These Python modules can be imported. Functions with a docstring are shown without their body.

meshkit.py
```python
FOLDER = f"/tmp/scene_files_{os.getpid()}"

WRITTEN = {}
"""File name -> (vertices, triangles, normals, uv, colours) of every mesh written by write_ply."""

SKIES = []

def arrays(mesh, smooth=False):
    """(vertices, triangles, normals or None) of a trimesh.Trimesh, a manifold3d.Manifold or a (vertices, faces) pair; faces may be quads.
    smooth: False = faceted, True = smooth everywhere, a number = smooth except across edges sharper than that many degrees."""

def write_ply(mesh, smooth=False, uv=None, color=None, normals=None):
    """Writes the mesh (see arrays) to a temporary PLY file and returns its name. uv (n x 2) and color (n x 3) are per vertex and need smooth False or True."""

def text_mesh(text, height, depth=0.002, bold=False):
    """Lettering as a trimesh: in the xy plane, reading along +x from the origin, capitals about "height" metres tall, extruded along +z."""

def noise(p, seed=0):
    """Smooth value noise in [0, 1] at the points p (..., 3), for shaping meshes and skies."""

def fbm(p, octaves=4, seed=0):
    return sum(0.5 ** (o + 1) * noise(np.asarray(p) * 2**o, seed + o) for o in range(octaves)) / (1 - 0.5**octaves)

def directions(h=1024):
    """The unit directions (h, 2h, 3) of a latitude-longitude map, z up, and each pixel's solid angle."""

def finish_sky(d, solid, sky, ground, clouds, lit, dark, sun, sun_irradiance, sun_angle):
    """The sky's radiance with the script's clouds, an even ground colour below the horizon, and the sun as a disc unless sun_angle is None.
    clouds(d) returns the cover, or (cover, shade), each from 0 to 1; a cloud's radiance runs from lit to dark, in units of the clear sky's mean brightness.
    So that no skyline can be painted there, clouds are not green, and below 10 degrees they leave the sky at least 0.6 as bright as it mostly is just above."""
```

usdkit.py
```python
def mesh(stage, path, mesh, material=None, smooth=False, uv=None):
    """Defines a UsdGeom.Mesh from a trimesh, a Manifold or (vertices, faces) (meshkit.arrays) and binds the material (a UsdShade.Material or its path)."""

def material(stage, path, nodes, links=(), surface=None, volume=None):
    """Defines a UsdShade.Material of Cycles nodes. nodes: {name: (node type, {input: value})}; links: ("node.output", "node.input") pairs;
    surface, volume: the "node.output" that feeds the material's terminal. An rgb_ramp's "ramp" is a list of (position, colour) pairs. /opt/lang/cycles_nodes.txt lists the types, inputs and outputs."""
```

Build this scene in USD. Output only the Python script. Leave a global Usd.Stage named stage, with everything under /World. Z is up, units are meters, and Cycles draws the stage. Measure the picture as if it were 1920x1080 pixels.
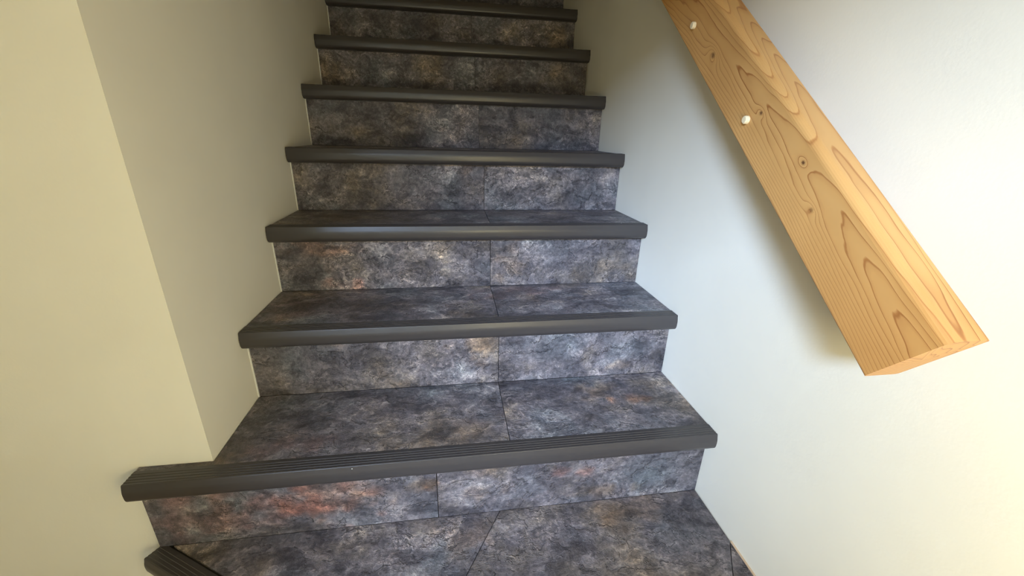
import math, random
import numpy as np
import trimesh
import manifold3d as m3
import usdkit, meshkit
from pxr import Usd, UsdGeom, UsdLux, UsdShade, Gf, Sdf, Vt

stage = Usd.Stage.CreateInMemory()
UsdGeom.SetStageUpAxis(stage, 'Z')
UsdGeom.SetStageMetersPerUnit(stage, 1.0)
world = UsdGeom.Xform.Define(stage, '/World')
UsdGeom.Scope.Define(stage, '/World/Looks')
rng = np.random.default_rng(7)
random.seed(7)

# ------------------------------------------------------------------ camera
F = 768.46
cam = UsdGeom.Camera.Define(stage, '/World/camera')
R = np.array([[0.98907, 0.02798, -0.14472], [-0.14518, 0.35518, -0.92346], [0.02556, 0.93438, 0.35536]])
C = np.array([0.4551, -0.6623, 0.7765])
m = np.eye(4); m[:3, :3] = R.T; m[3, :3] = C
cam.AddTransformOp().Set(Gf.Matrix4d(m.tolist()))
cam.CreateHorizontalApertureAttr(36.0)
cam.CreateVerticalApertureAttr(36.0 * 9 / 16)
cam.CreateFocalLengthAttr(36.0 * F / 1920)
cam.CreateClippingRangeAttr(Gf.Vec2f(0.02, 500))
EXPOSURE = 0.0
cam.CreateExposureAttr(EXPOSURE)

# ------------------------------------------------------------------ lights
# overcast sky light at an out-of-view window, placed to light the right wall
day = UsdLux.RectLight.Define(stage, '/World/unseen_window_light')
day.CreateWidthAttr(1.0); day.CreateHeightAttr(0.85); day.CreateIntensityAttr(146.0); day.CreateColorAttr(Gf.Vec3f(0.84, 1.13, 1.72))
x_ = UsdGeom.Xformable(day); x_.AddTranslateOp().Set(Gf.Vec3d(-1.45, -3.61, 2.12)); x_.AddRotateXYZOp().Set(Gf.Vec3f(90, 0, 0))
# warm lamp out of view behind the camera, placed to warm walls and lower steps
lamp = UsdLux.SphereLight.Define(stage, '/World/unseen_warm_lamp')
lamp.CreateRadiusAttr(0.12); lamp.CreateIntensityAttr(17.0); lamp.CreateColorAttr(Gf.Vec3f(1.24, 1.06, 0.56))
UsdGeom.Xformable(lamp).AddTranslateOp().Set(Gf.Vec3d(0.66, -0.86, 0.58))

# ------------------------------------------------------------------ materials
def mat(name, nodes, links, surface='p.BSDF'):
    return usdkit.material(stage, '/World/Looks/' + name, nodes, links, surface=surface)

def paint(name, col, rough=0.75, var=0.03):
    return mat(name, {
        'g': ('geometry', {}),
        'n': ('noise_texture', {'scale': 3.0, 'detail': 4.0}),
        'r': ('rgb_ramp', {'ramp': [(0.3, tuple(c * (1 - var) for c in col)), (0.7, tuple(min(1, c * (1 + var)) for c in col))]}),
        'n2': ('noise_texture', {'scale': 220.0, 'detail': 3.0}),
        'b': ('bump', {'strength': 0.12, 'distance': 0.001}),
        'p': ('principled_bsdf', {'roughness': rough, 'specular_ior_level': 0.3})},
        [('g.position', 'n.vector'), ('g.position', 'n2.vector'), ('n.fac', 'r.fac'), ('r.color', 'p.base_color'),
         ('n2.fac', 'b.height'), ('b.normal', 'p.normal')])

WALL = paint('cream_wall_paint', (0.895, 0.855, 0.735))
WHITE = paint('white_caulk', (0.80, 0.79, 0.75), 0.5)
CORE = paint('dark_step_core', (0.03, 0.028, 0.027), 0.9)
OAK = paint('oak_floor_boards', (0.42, 0.27, 0.13), 0.45, 0.15)
CEIL = paint('pine_board_ceiling', (0.52, 0.36, 0.16), 0.6, 0.1)

def slate():
    """dark cleft slate: world position moved by a per-piece offset and stain colours that the pieces carry"""
    N = {
        'g': ('geometry', {}),
        'off': ('attribute', {'attribute': 'shift'}),
        'P': ('vector_math', {'math_type': 'add'}),
        'st': ('attribute', {'attribute': 'stain'}),
        'w': ('noise_texture', {'scale': 11.0, 'detail': 6.0, 'roughness': 0.62}),
        'ws': ('vector_math', {'math_type': 'subtract', 'vector2': (0.5, 0.5, 0.5)}),
        'wm': ('vector_math', {'math_type': 'scale', 'scale': 0.10}),
        'Q': ('vector_math', {'math_type': 'add'}),
        'S': ('vector_math', {'math_type': 'multiply', 'vector2': (0.62, 1.0, 1.0)}),
        'n1': ('noise_texture', {'scale': 23.0, 'detail': 10.0, 'roughness': 0.66}),
        'n5': ('noise_texture', {'scale': 6.5, 'detail': 4.0, 'roughness': 0.55, 'w': 9.0, 'dimensions': '4D'}),
        'patch': ('rgb_ramp', {'ramp': [(0.30, (0.66, 0.66, 0.68)), (0.45, (0.90, 0.90, 0.91)), (0.55, (1.08, 1.08, 1.07)), (0.68, (1.38, 1.36, 1.32))]}),
        'mulp': ('mix', {'mix_type': 'multiply', 'fac': 1.0}),
        'n4': ('noise_texture', {'scale': 30.0, 'detail': 4.0, 'roughness': 0.62, 'w': 7.0, 'dimensions': '4D', 'distortion': 0.6}),
        'v1': ('math', {'math_type': 'subtract', 'value2': 0.5}),
        'v2': ('math', {'math_type': 'absolute'}),
        'vein': ('rgb_ramp', {'ramp': [(0.0, (2.2, 2.12, 1.96)), (0.010, (1.7, 1.65, 1.56)), (0.026, (1.0, 1.0, 1.0))]}),
        'vmask': ('rgb_ramp', {'ramp': [(0.44, (0.12, 0.12, 0.12)), (0.60, (1.0, 1.0, 1.0))]}),
        'mulv': ('mix', {'mix_type': 'multiply', 'fac': 0.6}),
        'n2': ('noise_texture', {'scale': 5.0, 'detail': 5.0, 'roughness': 0.62}),
        'n3': ('noise_texture', {'scale': 8.5, 'detail': 5.0, 'roughness': 0.58, 'w': 3.0, 'dimensions': '4D'}),
        'nf': ('noise_texture', {'scale': 105.0, 'detail': 8.0, 'roughness': 0.74}),
        'tone': ('rgb_ramp', {'ramp': [(0.25, (0.040, 0.039, 0.042)), (0.40, (0.085, 0.083, 0.089)), (0.50, (0.150, 0.146, 0.152)), (0.60, (0.235, 0.228, 0.226)), (0.76, (0.42, 0.405, 0.38))]}),
        'hue': ('rgb_ramp', {'ramp': [(0.30, (0.86, 0.97, 1.06)), (0.40, (0.94, 0.95, 1.04)), (0.50, (1.05, 0.96, 1.02)), (0.58, (1.11, 0.98, 0.90)), (0.68, (1.26, 0.99, 0.74))]}),
        'mul': ('mix', {'mix_type': 'multiply', 'fac': 1.0}),
        'fine': ('rgb_ramp', {'ramp': [(0.32, (0.50, 0.50, 0.51)), (0.5, (0.96, 0.96, 0.96)), (0.66, (1.55, 1.53, 1.49))]}),
        'mul2': ('mix', {'mix_type': 'multiply', 'fac': 1.0}),
        # cleft layers: a warped field cut into terraces, thin dark creases along their edges
        'lay': ('math', {'math_type': 'multiply', 'value2': 9.0}),
        'frac': ('math', {'math_type': 'fraction'}),
        'flo': ('math', {'math_type': 'floor'}),
        'edge': ('rgb_ramp', {'ramp': [(0.0, (0, 0, 0)), (0.84, (0.30, 0.30, 0.30)), (0.96, (1, 1, 1)), (1.0, (1, 1, 1))]}),
        'terr': ('math', {'math_type': 'add'}),
        'crease': ('rgb_ramp', {'ramp': [(0.0, (1, 1, 1)), (0.80, (1, 1, 1)), (0.885, (0.30, 0.30, 0.31)), (0.925, (0.45, 0.45, 0.45)), (0.965, (1.40, 1.38, 1.34)), (1.0, (1.0, 1.0, 1.0))]}),
        'cmask': ('rgb_ramp', {'ramp': [(0.42, (0.05, 0.05, 0.05)), (0.58, (0.9, 0.9, 0.9))]}),
        'mul3': ('mix', {'mix_type': 'multiply', 'fac': 0.6}),
        'mul4': ('mix', {'mix_type': 'multiply', 'fac': 1.0}),
        # relief
        'h1': ('math', {'math_type': 'multiply_add', 'value2': 3.0}),
        'h2': ('math', {'math_type': 'multiply_add', 'value2': 0.9}),
        'b': ('bump', {'strength': 1.0, 'distance': 0.0024}),
        'p': ('principled_bsdf', {'roughness': 0.42, 'specular_ior_level': 0.5})}
    L = [('g.position', 'P.vector1'), ('off.vector', 'P.vector2'), ('P.vector', 'w.vector'), ('w.color', 'ws.vector1'), ('ws.vector', 'wm.vector1'),
         ('P.vector', 'S.vector1'), ('S.vector', 'Q.vector1'), ('wm.vector', 'Q.vector2'), ('Q.vector', 'n1.vector'), ('Q.vector', 'n4.vector'), ('P.vector', 'n5.vector'), ('P.vector', 'n2.vector'), ('Q.vector', 'n3.vector'), ('P.vector', 'nf.vector'),
         ('n1.fac', 'tone.fac'), ('n2.fac', 'hue.fac'), ('tone.color', 'mul.color1'), ('hue.color', 'mul.color2'),
         ('nf.fac', 'fine.fac'), ('mul.color', 'mul2.color1'), ('fine.color', 'mul2.color2'),
         ('n3.fac', 'lay.value1'), ('lay.value', 'frac.value1'), ('lay.value', 'flo.value1'), ('frac.value', 'edge.fac'), ('edge.color', 'terr.value1'), ('flo.value', 'terr.value2'),
         ('frac.value', 'crease.fac'), ('n1.fac', 'cmask.fac'),
         ('mul2.color', 'mulp.color1'), ('n5.fac', 'patch.fac'), ('patch.color', 'mulp.color2'), ('n4.fac', 'v1.value1'), ('v1.value', 'v2.value1'), ('v2.value', 'vein.fac'), ('n5.fac', 'vmask.fac'), ('vmask.color', 'mulv.fac'), ('mulp.color', 'mulv.color1'), ('vein.color', 'mulv.color2'), ('mulv.color', 'mul3.color1'), ('crease.color', 'mul3.color2'), ('cmask.color', 'mul3.fac'),
         ('mul3.color', 'mul4.color1'), ('st.color', 'mul4.color2'), ('mul4.color', 'p.base_color'),
         ('n1.fac', 'h1.value1'), ('terr.value', 'h1.value3'), ('nf.fac', 'h2.value1'), ('h1.value', 'h2.value3'), ('h2.value', 'b.height'), ('b.normal', 'p.normal')]
    return mat('slate_tile', N, L)
SLATE = slate()

NOSE = mat('brown_nosing_vinyl', {
    'g': ('geometry', {}),
    'n': ('noise_texture', {'scale': 400.0, 'detail': 2.0}),
    'b': ('bump', {'strength': 0.05, 'distance': 0.001}),
    'p': ('principled_bsdf', {'base_color': (0.052, 0.046, 0.045), 'roughness': 0.33, 'specular_ior_level': 0.5})},
    [('g.position', 'n.vector'), ('n.fac', 'b.height'), ('b.normal', 'p.normal')])

PINE = mat('oiled_pine', {
    'a': ('attribute', {'attribute': 'grain'}),
    'sx': ('separate_xyz', {}),
    'k': ('rgb_ramp', {'ramp': [(0.0, (0.65, 0.365, 0.128)), (0.60, (0.625, 0.34, 0.114)), (0.84, (0.56, 0.29, 0.096)), (0.91, (0.36, 0.140, 0.038)), (0.95, (0.43, 0.18, 0.052)), (1.0, (0.65, 0.365, 0.128))]}),
    'fr': ('math', {'math_type': 'fraction'}),
    'g': ('geometry', {}),
    'n': ('noise_texture', {'scale': 5.0, 'detail': 3.0}),
    't': ('rgb_ramp', {'ramp': [(0.3, (0.86, 0.82, 0.78)), (0.7, (1.08, 1.10, 1.12))]}),
    'mu': ('mix', {'mix_type': 'multiply', 'fac': 1.0}),
    'flat': ('mix', {'mix_type': 'mix', 'color2': (0.61, 0.328, 0.108)}),
    'kn': ('mix', {'mix_type': 'mix', 'color2': (0.115, 0.045, 0.018)}),
    'b': ('bump', {'strength': 0.10, 'distance': 0.0006}),
    'p': ('principled_bsdf', {'roughness': 0.48, 'specular_ior_level': 0.4})},
    [('a.vector', 'sx.vector'), ('sx.x', 'fr.value1'), ('fr.value', 'k.fac'), ('g.position', 'n.vector'), ('n.fac', 't.fac'),
     ('k.color', 'flat.color1'), ('sx.z', 'flat.fac'),
     ('flat.color', 'mu.color1'), ('t.color', 'mu.color2'), ('mu.color', 'kn.color1'), ('sx.y', 'kn.fac'), ('kn.color', 'p.base_color'),
     ('fr.value', 'b.height'), ('b.normal', 'p.normal')])
PLUG = paint('pale_dowel_wood', (0.86, 0.72, 0.47), 0.55, 0.08)
FRAME = paint('white_window_frame', (0.75, 0.75, 0.72), 0.4)
GLASS = mat('window_pane_glass', {
    't': ('transparent_bsdf', {'color': (0.97, 0.98, 0.97)}), 'g': ('glossy_bsdf', {'roughness': 0.0}),
    'f': ('fresnel', {'IOR': 1.45}), 'm': ('mix_closure', {})},
    [('f.fac', 'm.fac'), ('t.BSDF', 'm.closure1'), ('g.BSDF', 'm.closure2')], surface='m.closure')

# ------------------------------------------------------------------ helpers
used = {}
def path_for(name, parent):
    base = (parent.GetPath() if parent is not None else Sdf.Path('/World')).AppendChild(name)
    n = used.get(str(base), 0); used[str(base)] = n + 1
    return str(base) if n == 0 else '%s_%03d' % (base, n)

def tag(p, label=None, cat=None, group=None, kind=None):
    for k, v in (('label', label), ('category', cat), ('group', group), ('kind', kind)):
        if v: p.SetCustomDataByKey(k, v)
    return p

def obj(name, mesh, mater, parent=None, smooth=False, label=None):
    ms = usdkit.mesh(stage, path_for(name, parent), mesh, mater, smooth=smooth)
    return tag(ms.GetPrim(), label)

def struct(name, mesh, mater, label=None):
    return tag(obj(name, mesh, mater), label, kind='structure')

def fbm(p): return 2 * meshkit.fbm(p) - 1     # about -1 .. 1

def box(x0, x1, y0, y1, z0, z1):
    b = trimesh.creation.box((x1 - x0, y1 - y0, z1 - z0)); b.apply_translation(((x0 + x1) / 2, (y0 + y1) / 2, (z0 + z1) / 2)); return b

def cat(*ms): return trimesh.util.concatenate(ms)

def prism_x(poly, x0, x1):
    """profile of (y, z) points swept along x"""
    c = m3.CrossSection([np.asarray(poly, float)], m3.FillRule.NonZero).extrude(x1 - x0)
    mm = c.to_mesh(); v = mm.vert_properties[:, :3]
    v = np.stack([v[:, 2] + x0, v[:, 0], v[:, 1]], 1)
    return trimesh.Trimesh(v, mm.tri_verts.copy(), process=False)

# ------------------------------------------------------------------ measures of the stair
W = 1.0095
Z = np.array([-0.0008, .1819, .3598, .5395, .7191, .9005, 1.0781, 1.2618, 1.44, 1.62, 1.80])
Y = np.array([-.2209, -.0012, .2212, .4442, .6616, .8837, 1.1045, 1.3249, 1.5463, 1.767, 1.988])
TOP = 10
OH, NT = .0281, .0402
PIV = -0.125                   # the inner corner the winders turn about
TT = .005                      # tile thickness

# ------------------------------------------------------------------ room shell
BACK = -3.5                    # the hall's far wall
HX = -3.2                      # the hall's left wall
FL = -.54                      # the hall's floor, three steps below the landing
PY, DX0, DX1, HEAD = -1.25, -.36, .75, 1.33     # unseen doorway wall behind the camera, edges placed to shape the window light
VX = -1.0                      # left end of the stair lobby
CE = 2.9                       # ceiling over the hall
struct('wall_right', box(W, W + .12, BACK - .12, 3.2, -1.4, 4.9), WALL, 'cream painted wall on the right, behind the pine handrail')
# left wall: from the corner beside the first step up along the flight, and round the corner into the hall
prof = np.array([(0, .0185), (0, 3.2), (-.14, 3.2), (-.14, .16), (HX, .16), (HX, .0185)])[::-1]
wl = m3.CrossSection([prof], m3.FillRule.NonZero).extrude(6.3).translate((0, 0, -1.4))
struct('wall_left', wl, WALL, 'cream painted wall on the left of the stairs with its bright outer corner')
# wall behind the camera, with an unseen window placed to light the stairs
WX0, WX1, WZ0, WZ1 = -2.1, -.80, 1.65, 2.60
wb = cat(box(HX, WX0, BACK - .12, BACK, -1.4, 4.9), box(WX1, W, BACK - .12, BACK, -1.4, 4.9),
         box(WX0, WX1, BACK - .12, BACK, -1.4, WZ0), box(WX0, WX1, BACK - .12, BACK, WZ1, 4.9))
struct('wall_back', wb, WALL, 'cream painted wall behind the camera with an unseen window')
fr = cat(box(WX0, WX0 + .05, BACK - .09, BACK - .03, WZ0, WZ1), box(WX1 - .05, WX1, BACK - .09, BACK - .03, WZ0, WZ1),
         box(WX0 + .05, WX1 - .05, BACK - .09, BACK - .03, WZ0, WZ0 + .05), box(WX0 + .05, WX1 - .05, BACK - .09, BACK - .03, WZ1 - .05, WZ1))
win = struct('window_unseen_1', fr, FRAME, 'unseen white framed window behind the camera, placed to light the right wall')
obj('unseen_window_pane', box(WX0 + .05, WX1 - .05, BACK - .063, BACK - .057, WZ0 + .05, WZ1 - .05), GLASS, win)
dw = cat(box(HX, DX0, PY - .12, PY, FL, CE), box(DX1, W, PY - .12, PY, FL, CE), box(DX0, DX1, PY - .12, PY, HEAD, CE), box(VX - .1, VX, PY, .0185, FL, CE))
struct('wall_unseen_lobby', dw, WALL, 'unseen cream painted lobby wall behind the camera, doorway placed to shape the window light')
struct('wall_end', box(HX - .12, HX, BACK - .12, .16, -1.4, 4.9), WALL, 'wall at the far side of the hall')
struct('wall_top', box(-.14, W + .12, 3.2, 3.3, -1.4, 4.9), WALL, 'wall at the head of the stairs')
sl = [(BACK, CE), (.5, CE), (3.2, 4.75), (3.2, 4.9), (.5, CE + .15), (BACK, CE + .15)]  # out of view; slope and wood chosen to dim and warm the upper flight
struct('ceiling', prism_x(sl, HX, W), CEIL, 'unseen pine board ceiling rising with the stairs')
struct('floor', box(HX, W, BACK, .0185, FL - .1, FL), OAK, 'wooden hall floor at the foot of the stairs')
# ------------------------------------------------------------------ tiles
def stains(P, spots, base=(1, 1, 1)):
    """stain colour at points: spots (x, y, z, radius, (r, g, b), strength) with ragged edges"""
    col = np.ones((len(P), 3)) * base
    nz = fbm(P * 34.0) if spots else 0
    for (x, y, z, rx, rz, c, s) in spots:
        d = np.sqrt(((P[:, 0] - x) / rx) ** 2 + ((P[:, 1] - y) / rz) ** 2 + ((P[:, 2] - z) / rz) ** 2)
        wgt = np.clip(1.3 * (1.0 - d + 1.7 * nz), 0, 1)[:, None] * s * .62
        col = col * (1 - wgt) + col * np.array(c) * wgt
    return col

def primvar(ms, name, arr, kind):
    UsdGeom.PrimvarsAPI(ms).CreatePrimvar(name, kind, 'vertex').Set(Vt.Vec3fArray.FromNumpy(np.asarray(arr, np.float32)))

def tile(name, parent, poly, frame, th=TT, spots=(), base=(1, 1, 1)):
    """polygon in the frame's plane, its face at the frame's origin height; frame = (origin, u, v, n)"""
    o, u, v, n = (np.asarray(a, float) for a in frame)
    c = m3.CrossSection([np.asarray(poly, float)], m3.FillRule.Positive)
    sol = c.extrude(th).translate((0, 0, -th)).refine_to_length(.014)
    mm = sol.to_mesh(); q = mm.vert_properties[:, :3]
    V = o + q[:, :1] * u + q[:, 1:2] * v + q[:, 2:] * n
    pth = path_for(name, parent)
    ms = usdkit.mesh(stage, pth, trimesh.Trimesh(V, mm.tri_verts.copy(), process=False), SLATE)
    sh = rng.uniform(-40, 40, 3)
    primvar(ms, 'shift', np.tile(sh, (len(V), 1)), Sdf.ValueTypeNames.Vector3fArray)
    primvar(ms, 'stain', stains(V, spots, base), Sdf.ValueTypeNames.Color3fArray)
    return ms.GetPrim()

GAP = .0007
def rect(a0, a1, b0, b1): return [(a0, b0), (a1, b0), (a1, b1), (a0, b1)]
SEAM = .5645

RUST, OCHRE, RED, PALE = (1.7, .95, .5), (1.75, 1.3, .75), (1.35, .85, .72), (1.5, 1.45, 1.35)
rs = {}    # stains of the risers, by step
rs[1] = [(.02, 0, .07, .17, .09, (1.5, .92, .8), 1.0), (.19, 0, .09, .10, .06, (1.6, 1.0, .66), .95), (.36, 0, .128, .05, .02, RUST, 1), (.37, 0, .10, .04, .02, OCHRE, .9),
         (.67, 0, .09, .02, .016, (1.9, 1.0, .7), .9), (.74, 0, .085, .02, .015, (1.9, 1.1, .8), .9), (.78, 0, .03, .07, .02, OCHRE, .8), (.50, 0, .09, .06, .04, OCHRE, .6)]
rs[2] = [(.17, .22, .32, .03, .015, OCHRE, .8), (.52, .22, .29, .05, .04, OCHRE, .8), (.88, .22, .21, .05, .02, OCHRE, .7)]
rs[3] = [(.09, .44, .48, .10, .05, RUST, .7), (.16, .44, .375, .05, .02, (1.7, .9, .7), .8), (.50, .44, .43, .08, .07, PALE, .5), (.62, .44, .43, .04, .05, OCHRE, .6)]
rs[4] = [(.52, .66, .68, .06, .03, OCHRE, .6)]
ts = {}
ts[1] = [(.80, .16, .18, .07, .03, (2.1, 1.6, .95), .9), (.87, .11, .18, .05, .02, RUST, .9), (.12, .04, .18, .10, .03, RED, .6), (.50, .06, .18, .08, .04, OCHRE, .4)]
ts[2] = [(.62, .38, .36, .12, .05, RED, .7), (.08, .32, .36, .10, .08, RED, .5)]

# ------------------------------------------------------------------ nosing
def nosing_profile(yr, zt):
    """(y, z): grooved strip, rounded lip, leaning face, bullnose bottom, flat underside"""
    yb, yf = yr + .0080, yr - OH - .0020
    p = [(yb, zt - .002), (yb, zt + .0007), (yb - .0008, zt + .0010)]
    y = yb - .003
    for k in range(4):      # four ribs, each with a small bevel towards the front
        p += [(y - .0052, zt + .0018), (y - .0062, zt + .0009)]
        y -= .0064
    r, bulge = .0030, .0030
    for a in np.linspace(90, 150, 5):      # small rounded lip
        p.append((yf + bulge + r + r * math.cos(math.radians(a)), zt + .0018 - r + r * math.sin(math.radians(a))))
    for t in np.linspace(.14, .62, 6):     # softly bulging face
        p.append((yf + bulge * ((t - .42) / .34) ** 2 * (1 if t < .42 else .35), zt - NT * t))
    r = .0145
    for a in np.linspace(186, 270, 9):     # bullnose
        p.append((yf + .0004 + r + r * math.cos(math.radians(a)), zt - NT + r + r * math.sin(math.radians(a))))
    p += [(yr - .0003, zt - NT), (yr - .0003, zt - .002)]
    return p

def nosing(parent, n, x0, x1):
    return obj('nosing', prism_x(nosing_profile(Y[n], Z[n])[::-1], x0, x1), NOSE, parent, smooth=25, label='dark brown grooved stair nosing')

# ------------------------------------------------------------------ staircase
stair = UsdGeom.Xform.Define(stage, '/World/staircase').GetPrim()
tag(stair, 'staircase clad in dark slate-look tiles with brown grooved nosings, rising between the two walls', 'staircase')
steps = {}
for n in range(1, TOP + 1):
    x0 = PIV if n == 1 else 0.001
    yb = Y[n + 1] if n < TOP else 3.19
    # solid body under the tiles
    if n == 1:
        poly = [(PIV, Y[1] + .004), (W - .001, Y[1] + .004), (W - .001, yb + .004), (.001, yb + .004), (.001, .0180), (PIV, .0180)]
        body = m3.CrossSection([np.array(poly)], m3.FillRule.Positive).extrude(Z[1] - TT + .0008 - FL - .0005).translate((0, 0, FL + .0005))
    else:
        body = box(.001, W - .001, Y[n] + .004, yb + .0039, Z[n - 1] - .1, Z[n] - TT + .0008)
    st = obj('step', body, CORE, stair)
    steps[n] = st
    # riser: two tiles
    sx = .4130 if n == 1 else SEAM
    zlo, zhi = Z[n - 1] + .0006, Z[n] - .004
    fr_ = ((0, Y[n], 0), (1, 0, 0), (0, 0, 1), (0, -1, 0))
    tile('riser_tile', st, rect(x0 + GAP, sx - GAP, zlo, zhi), fr_, spots=rs.get(n, ()))
    tile('riser_tile', st, rect(sx + GAP, W - .0015, zlo, zhi), fr_, spots=rs.get(n, ()))
    # tread: two tiles
    frt = ((0, 0, Z[n]), (1, 0, 0), (0, 1, 0), (0, 0, 1))
    ya, yc = Y[n] + .0085, yb - .0008
    if n == 1:
        tile('tread_tile', st, [(PIV, ya), (SEAM - GAP, ya), (SEAM - GAP, yc), (.002, yc), (.002, .0180), (PIV, .0180)], frt, spots=ts.get(n, ()))
    else:
        tile('tread_tile', st, rect(.002, SEAM - GAP, ya, yc), frt, spots=ts.get(n, ()))
    tile('tread_tile', st, rect(SEAM + GAP, W - .0015, ya, yc), frt, spots=ts.get(n, ()))
    nosing(st, n, x0 + .0005 if n > 1 else PIV, W - .0008)

# winders: kite-shaped steps turning about the inner corner
A0 = math.radians(-30.9)
LB = -1.05                     # front limit of the winders
def ray_to(a):
    """where the ray from the pivot at angle a meets the right wall or the front limit"""
    d = np.array([math.cos(a), math.sin(a)]); p = np.array([PIV, -.0012])
    t = min([(W - .0015 - p[0]) / d[0]] * int(d[0] > 1e-6) + [(LB - p[1]) / d[1]] * int(d[1] < -1e-6))
    return p + t * d
def winder(zt, a_hi, a_lo, low, first):
    piv = np.array([PIV, -.0012])
    hi, lo = ray_to(a_hi), ray_to(a_lo)
    poly = [piv, lo]
    if lo[0] < W - .01 and hi[0] > W - .01: poly.append(np.array([W - .0015, LB]))
    poly.append(hi)
    c = m3.CrossSection([np.array(poly)], m3.FillRule.Positive)
    st = obj('step', c.extrude(zt - TT - low).translate((0, 0, low)), CORE, stair)
    # tiles laid in line with the front edge
    u = np.array([math.cos(a_lo), math.sin(a_lo)]); v = np.array([-u[1], u[0]])
    inset = c.offset(-.0004, m3.JoinType.Miter)
    cuts = [s0 for s0 in SEAMS[first]]
    edges = [-3] + cuts + [3]
    for e0, e1 in zip(edges[:-1], edges[1:]):
        q = [piv + u * (e0 + GAP) + v * -3, piv + u * (e1 - GAP) + v * -3, piv + u * (e1 - GAP) + v * 3, piv + u * (e0 + GAP) + v * 3]
        part = inset ^ m3.CrossSection([np.array(q)], m3.FillRule.Positive)
        # the edge strip takes the front 12 mm
        strip = [piv + u * -3 + v * .0125, piv + u * 3 + v * .0125, piv + u * 3 + v * 4, piv + u * -3 + v * 4]
        part = part ^ m3.CrossSection([np.array(strip)], m3.FillRule.Positive)
        for pl in part.to_polygons():
            if m3.CrossSection([pl], m3.FillRule.Positive).area() > 2e-4:
                tile('tread_tile', st, pl, ((0, 0, zt), (1, 0, 0), (0, 1, 0), (0, 0, 1)), spots=fs if first == 0 else ())
    # nosing along the edge
    L = np.linalg.norm(lo - piv)
    pr = np.array(nosing_profile(0.0, 0.0)[::-1]); 
    mesh = prism_x(pr, 0.0, L - .035)
    mv = np.array(mesh.vertices); mesh.vertices = np.stack([piv[0] + mv[:, 0] * u[0] + mv[:, 1] * v[0], piv[1] + mv[:, 0] * u[1] + mv[:, 1] * v[1], zt + mv[:, 2]], 1)
    obj('nosing', mesh, NOSE, st, smooth=25, label='dark brown grooved stair nosing')
    # riser under it, set behind the nosing
    o = (piv[0], piv[1], 0)
    tile('riser_tile', st, rect(.002, L - .002, low + .001, zt - .041), (o, (u[0], u[1], 0), (0, 0, 1), (-v[0], -v[1], 0)))
    return st
fs = [(.86, -.03, 0, .10, .05, OCHRE, .6), (.45, -.06, 0, .06, .05, OCHRE, .5)]
u0 = np.array([math.cos(A0), math.sin(A0)])
s1 = float(np.dot(np.array([.5144 - PIV, -.0519]), u0)); s2 = float(np.dot(np.array([1.0131 - PIV, -.1218]), u0))
SEAMS = {0: [s1, s2], 1: [.5, .96], 2: [.5, .96]}
winder(Z[0], 0.0, A0, FL + .0005, 0)
winder(Z[0] - .18, A0, math.radians(-61), FL + .0005, 1)
winder(Z[0] - .36, math.radians(-61), math.radians(-90), FL + .0005, 2)
# caulk where the tiles meet the left wall, and the corner of the floor on the right
cb = []
for n in range(2, 9):
    cb.append(box(.0, .0026, Y[n] - .003, Y[n] + .001, Z[n - 1], Z[n] - NT))
struct('trim_1', cat(*cb), WHITE, 'white caulk bead beside the riser tiles along the left wall')

BARE = paint('bare_wood_edge', (0.62, 0.47, 0.33), 0.8, 0.15)
struct('trim_2', box(W - .0034, W - .0002, -.50, -.135, .0004, .0030), BARE, 'bare wooden sliver between the floor tile and the right wall')
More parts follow.
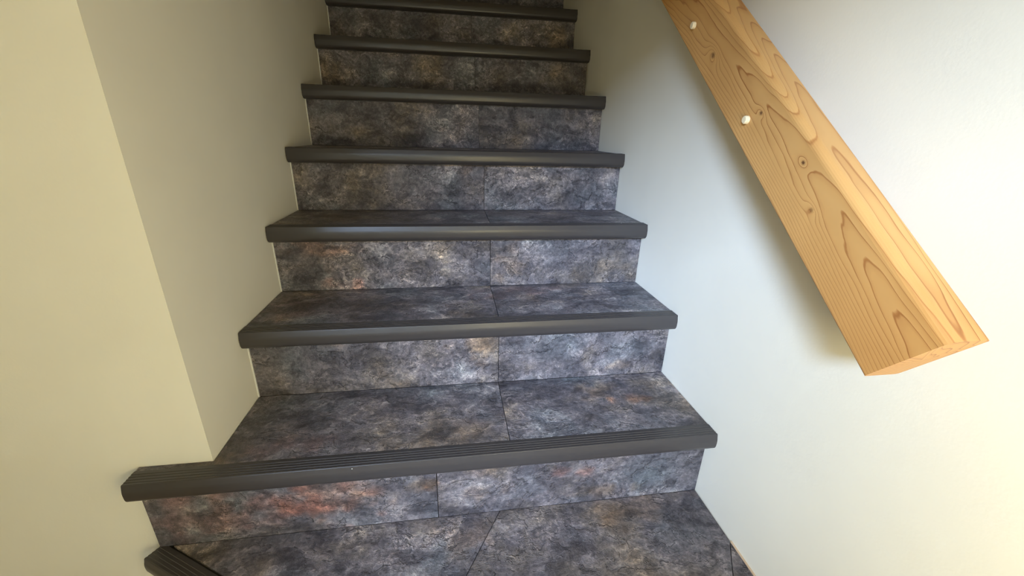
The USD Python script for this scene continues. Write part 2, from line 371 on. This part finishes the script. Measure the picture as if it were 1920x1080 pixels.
# small flecks of wall paint left on the steps
def fleck(px, py, ax, val, n, r):
    d = R @ np.array([(px - 960) / F, -(py - 540) / F, -1.0]); p = C + (val - C[ax]) / d[ax] * d
    b = trimesh.creation.icosphere(2, r); sc = np.ones(3); sc[ax] = .35; b.vertices *= sc
    b.vertices *= 1 + .25 * fbm(b.vertices / r * 1.5 + px)[:, None]; b.apply_translation(p)
    obj('paint_fleck', b, WHITE, steps[n], label='tiny white fleck of paint')
fleck(1123, 615, 1, Y[2] - OH - .0012, 2, .0013)
fleck(1165, 418, 2, Z[3] + .0018, 3, .0012)
fleck(1188, 546, 2, Z[2] + .0004, 2, .0011)
fleck(660, 879, 2, Z[1] + .0018, 1, .0012)

# ------------------------------------------------------------------ handrail
GAPW = .052
T_ = .0453 + GAPW; TH = .0453
HS = .805                       # slope of the rail
zlow0 = .6829 + 1.12 * T_; ztop0 = .8304 + .9 * T_
ang = math.atan(HS)
D = np.array([0, math.cos(ang), math.sin(ang)]); U = np.array([0, -math.sin(ang), math.cos(ang)])
HH = (ztop0 - zlow0) * math.cos(ang)
org = np.array([W - T_, 0.0, zlow0])
S0, S1 = -.42, 2.6
# knots: (along, across from the low edge) on the front face
def on_front(px, py):
    d = R @ np.array([(px - 960) / F, -(py - 540) / F, -1.0]); t = (W - T_ - C[0]) / d[0]; p = C + t * d - org
    return float(p @ D), float(p @ U)
KN = [(on_front(1337, 104), .0075, 1.0), (on_front(1427, 212), .0042, 1.3), (on_front(1506, 305), .0042, 1.4), (on_front(1521, 394), .0045, .8)]

# section: rounded rectangle, points carried along the rail
rr = .004
sec = []
for (cx, cy, a0, q) in ((TH, 0, -90, .004), (TH, HH, 0, .005), (0, HH, 90, .010), (0, 0, 180, .004)):
    for a in np.linspace(a0, a0 + 90, 7): sec.append((abs(cx - q) + q * math.cos(math.radians(a)), abs(cy - q) + q * math.sin(math.radians(a))))
sec = np.array(sec)
def densify(s, step=.0018):
    out = []
    for i in range(len(s)):
        a, b = s[i], s[(i + 1) % len(s)]; k = max(1, int(np.linalg.norm(b - a) / step))
        out += [a + (b - a) * j / k for j in range(k)]
    return np.array(out)
sec = densify(sec)
ns = len(sec)
al = np.concatenate([np.arange(S0, .75, .0025), np.arange(.75, S1 + .01, .02)])
na = len(al)
G = np.zeros((na, ns, 3))
G[:, :, 0] = al[:, None]; G[:, :, 1:] = sec[None]
Lp = G.reshape(-1, 3)          # local: along, across (from front), up
V = org + Lp[:, :1] * D + Lp[:, 1:2] * np.array([1., 0, 0]) + Lp[:, 2:] * U
ii, jj = np.meshgrid(np.arange(na - 1), np.arange(ns), indexing='ij')
a_ = ii * ns + jj; b_ = ii * ns + (jj + 1) % ns
q = np.stack([a_, b_, b_ + ns, a_ + ns], -1).reshape(-1, 4)
f = np.vstack([q[:, [0, 2, 1]], q[:, [0, 3, 2]]])
# end caps
ctr = [len(V), len(V) + 1]
V = np.vstack([V, org + S0 * D + np.array([TH / 2, 0, 0]) + U * HH / 2, org + S1 * D + np.array([TH / 2, 0, 0]) + U * HH / 2])
k = np.arange(ns)
f = np.vstack([f, np.stack([np.full(ns, ctr[0]), (k + 1) % ns, k], 1), np.stack([np.full(ns, ctr[1]), (na - 1) * ns + k, (na - 1) * ns + (k + 1) % ns], 1)])
Lp = np.vstack([Lp, [S0, TH / 2, HH / 2], [S1, TH / 2, HH / 2]])
def grain(L):
    s, x, h = L.T
    wob = fbm(np.stack([s * 3.0, x * 14, h * 14], 1)) * .010 + fbm(np.stack([s * 9 + 5, x * 40, h * 40], 1)) * .0022
    # pith runs beyond the wall, slightly out of line, so the faces show arches
    py, pz = TH * .55 + .010 * np.sin(s * 3.6 + .4), HH * .52 + .022 * np.sin(s * 3.1 + 2.2)
    r = np.sqrt((x - py) ** 2 + (h - pz) ** 2) + wob + .006 * np.sin(s * 5.0 + 1.0)
    kn = np.zeros(len(s))
    front = np.clip(1 - x / .02, 0, 1)
    for ((ks, kh), kr, amt) in KN:
        d = np.sqrt(((s - ks) / 2.0) ** 2 + (h - kh) ** 2)
        r = r + front * .0075 * np.exp(-(d / (kr * 1.55)) ** 2) * (kr / .005)
        dd = np.sqrt(((s - ks) / 1.25) ** 2 + (h - kh) ** 2)
        kn = np.maximum(kn, front * np.clip(1.6 - dd / (kr * .50), 0, 1) * min(1, .75 * amt))
    ring = r / .0040
    return np.stack([ring + 50, kn, np.clip(.18 + .5 * fbm(np.stack([s * 4, x * 30 + 9, h * 30], 1)), 0, .6)], 1)
hr = UsdGeom.Xform.Define(stage, '/World/handrail').GetPrim()
tag(hr, 'knotty pine handrail plank fixed along the right wall with pale dowel plugs', 'handrail')
bm = usdkit.mesh(stage, '/World/handrail/rail', trimesh.Trimesh(V, f, process=False), PINE, smooth=False)
gv = grain(Lp)
primvar(bm, 'grain', gv, Sdf.ValueTypeNames.Vector3fArray)
def dowel(px, py):
    s, h = on_front(px, py)
    r = .0062
    prof = np.array([(0, .0062), (r * .75, .0060), (r * .95, .0050), (r, .0035), (r, -.010), (0, -.010)])[::-1]
    d = trimesh.creation.revolve(prof, sections=28)
    # axis along -x
    vv = np.array(d.vertices); c = org + s * D + h * U
    d.vertices = np.stack([c[0] - vv[:, 2], c[1] + vv[:, 0], c[2] + vv[:, 1]], 1)
    d.fix_normals()
    obj('dowel_plug', d, PLUG, hr, smooth=35, label='pale round wooden dowel plug')
dowel(1302, 48); dowel(1401, 225)
if GAPW > 0:       # spacers between rail and wall
    for px, py in ((1302, 48), (1401, 225)):
        s, h = on_front(px, py); c = org + s * D + h * U
        cy = trimesh.creation.cylinder(.016, GAPW, sections=32); cy.apply_transform(trimesh.transformations.rotation_matrix(math.pi / 2, [0, 1, 0])); cy.apply_translation((W - GAPW / 2, c[1], c[2]))
        obj('spacer', cy, PINE_PLAIN if 'PINE_PLAIN' in globals() else PLUG, hr, smooth=35)
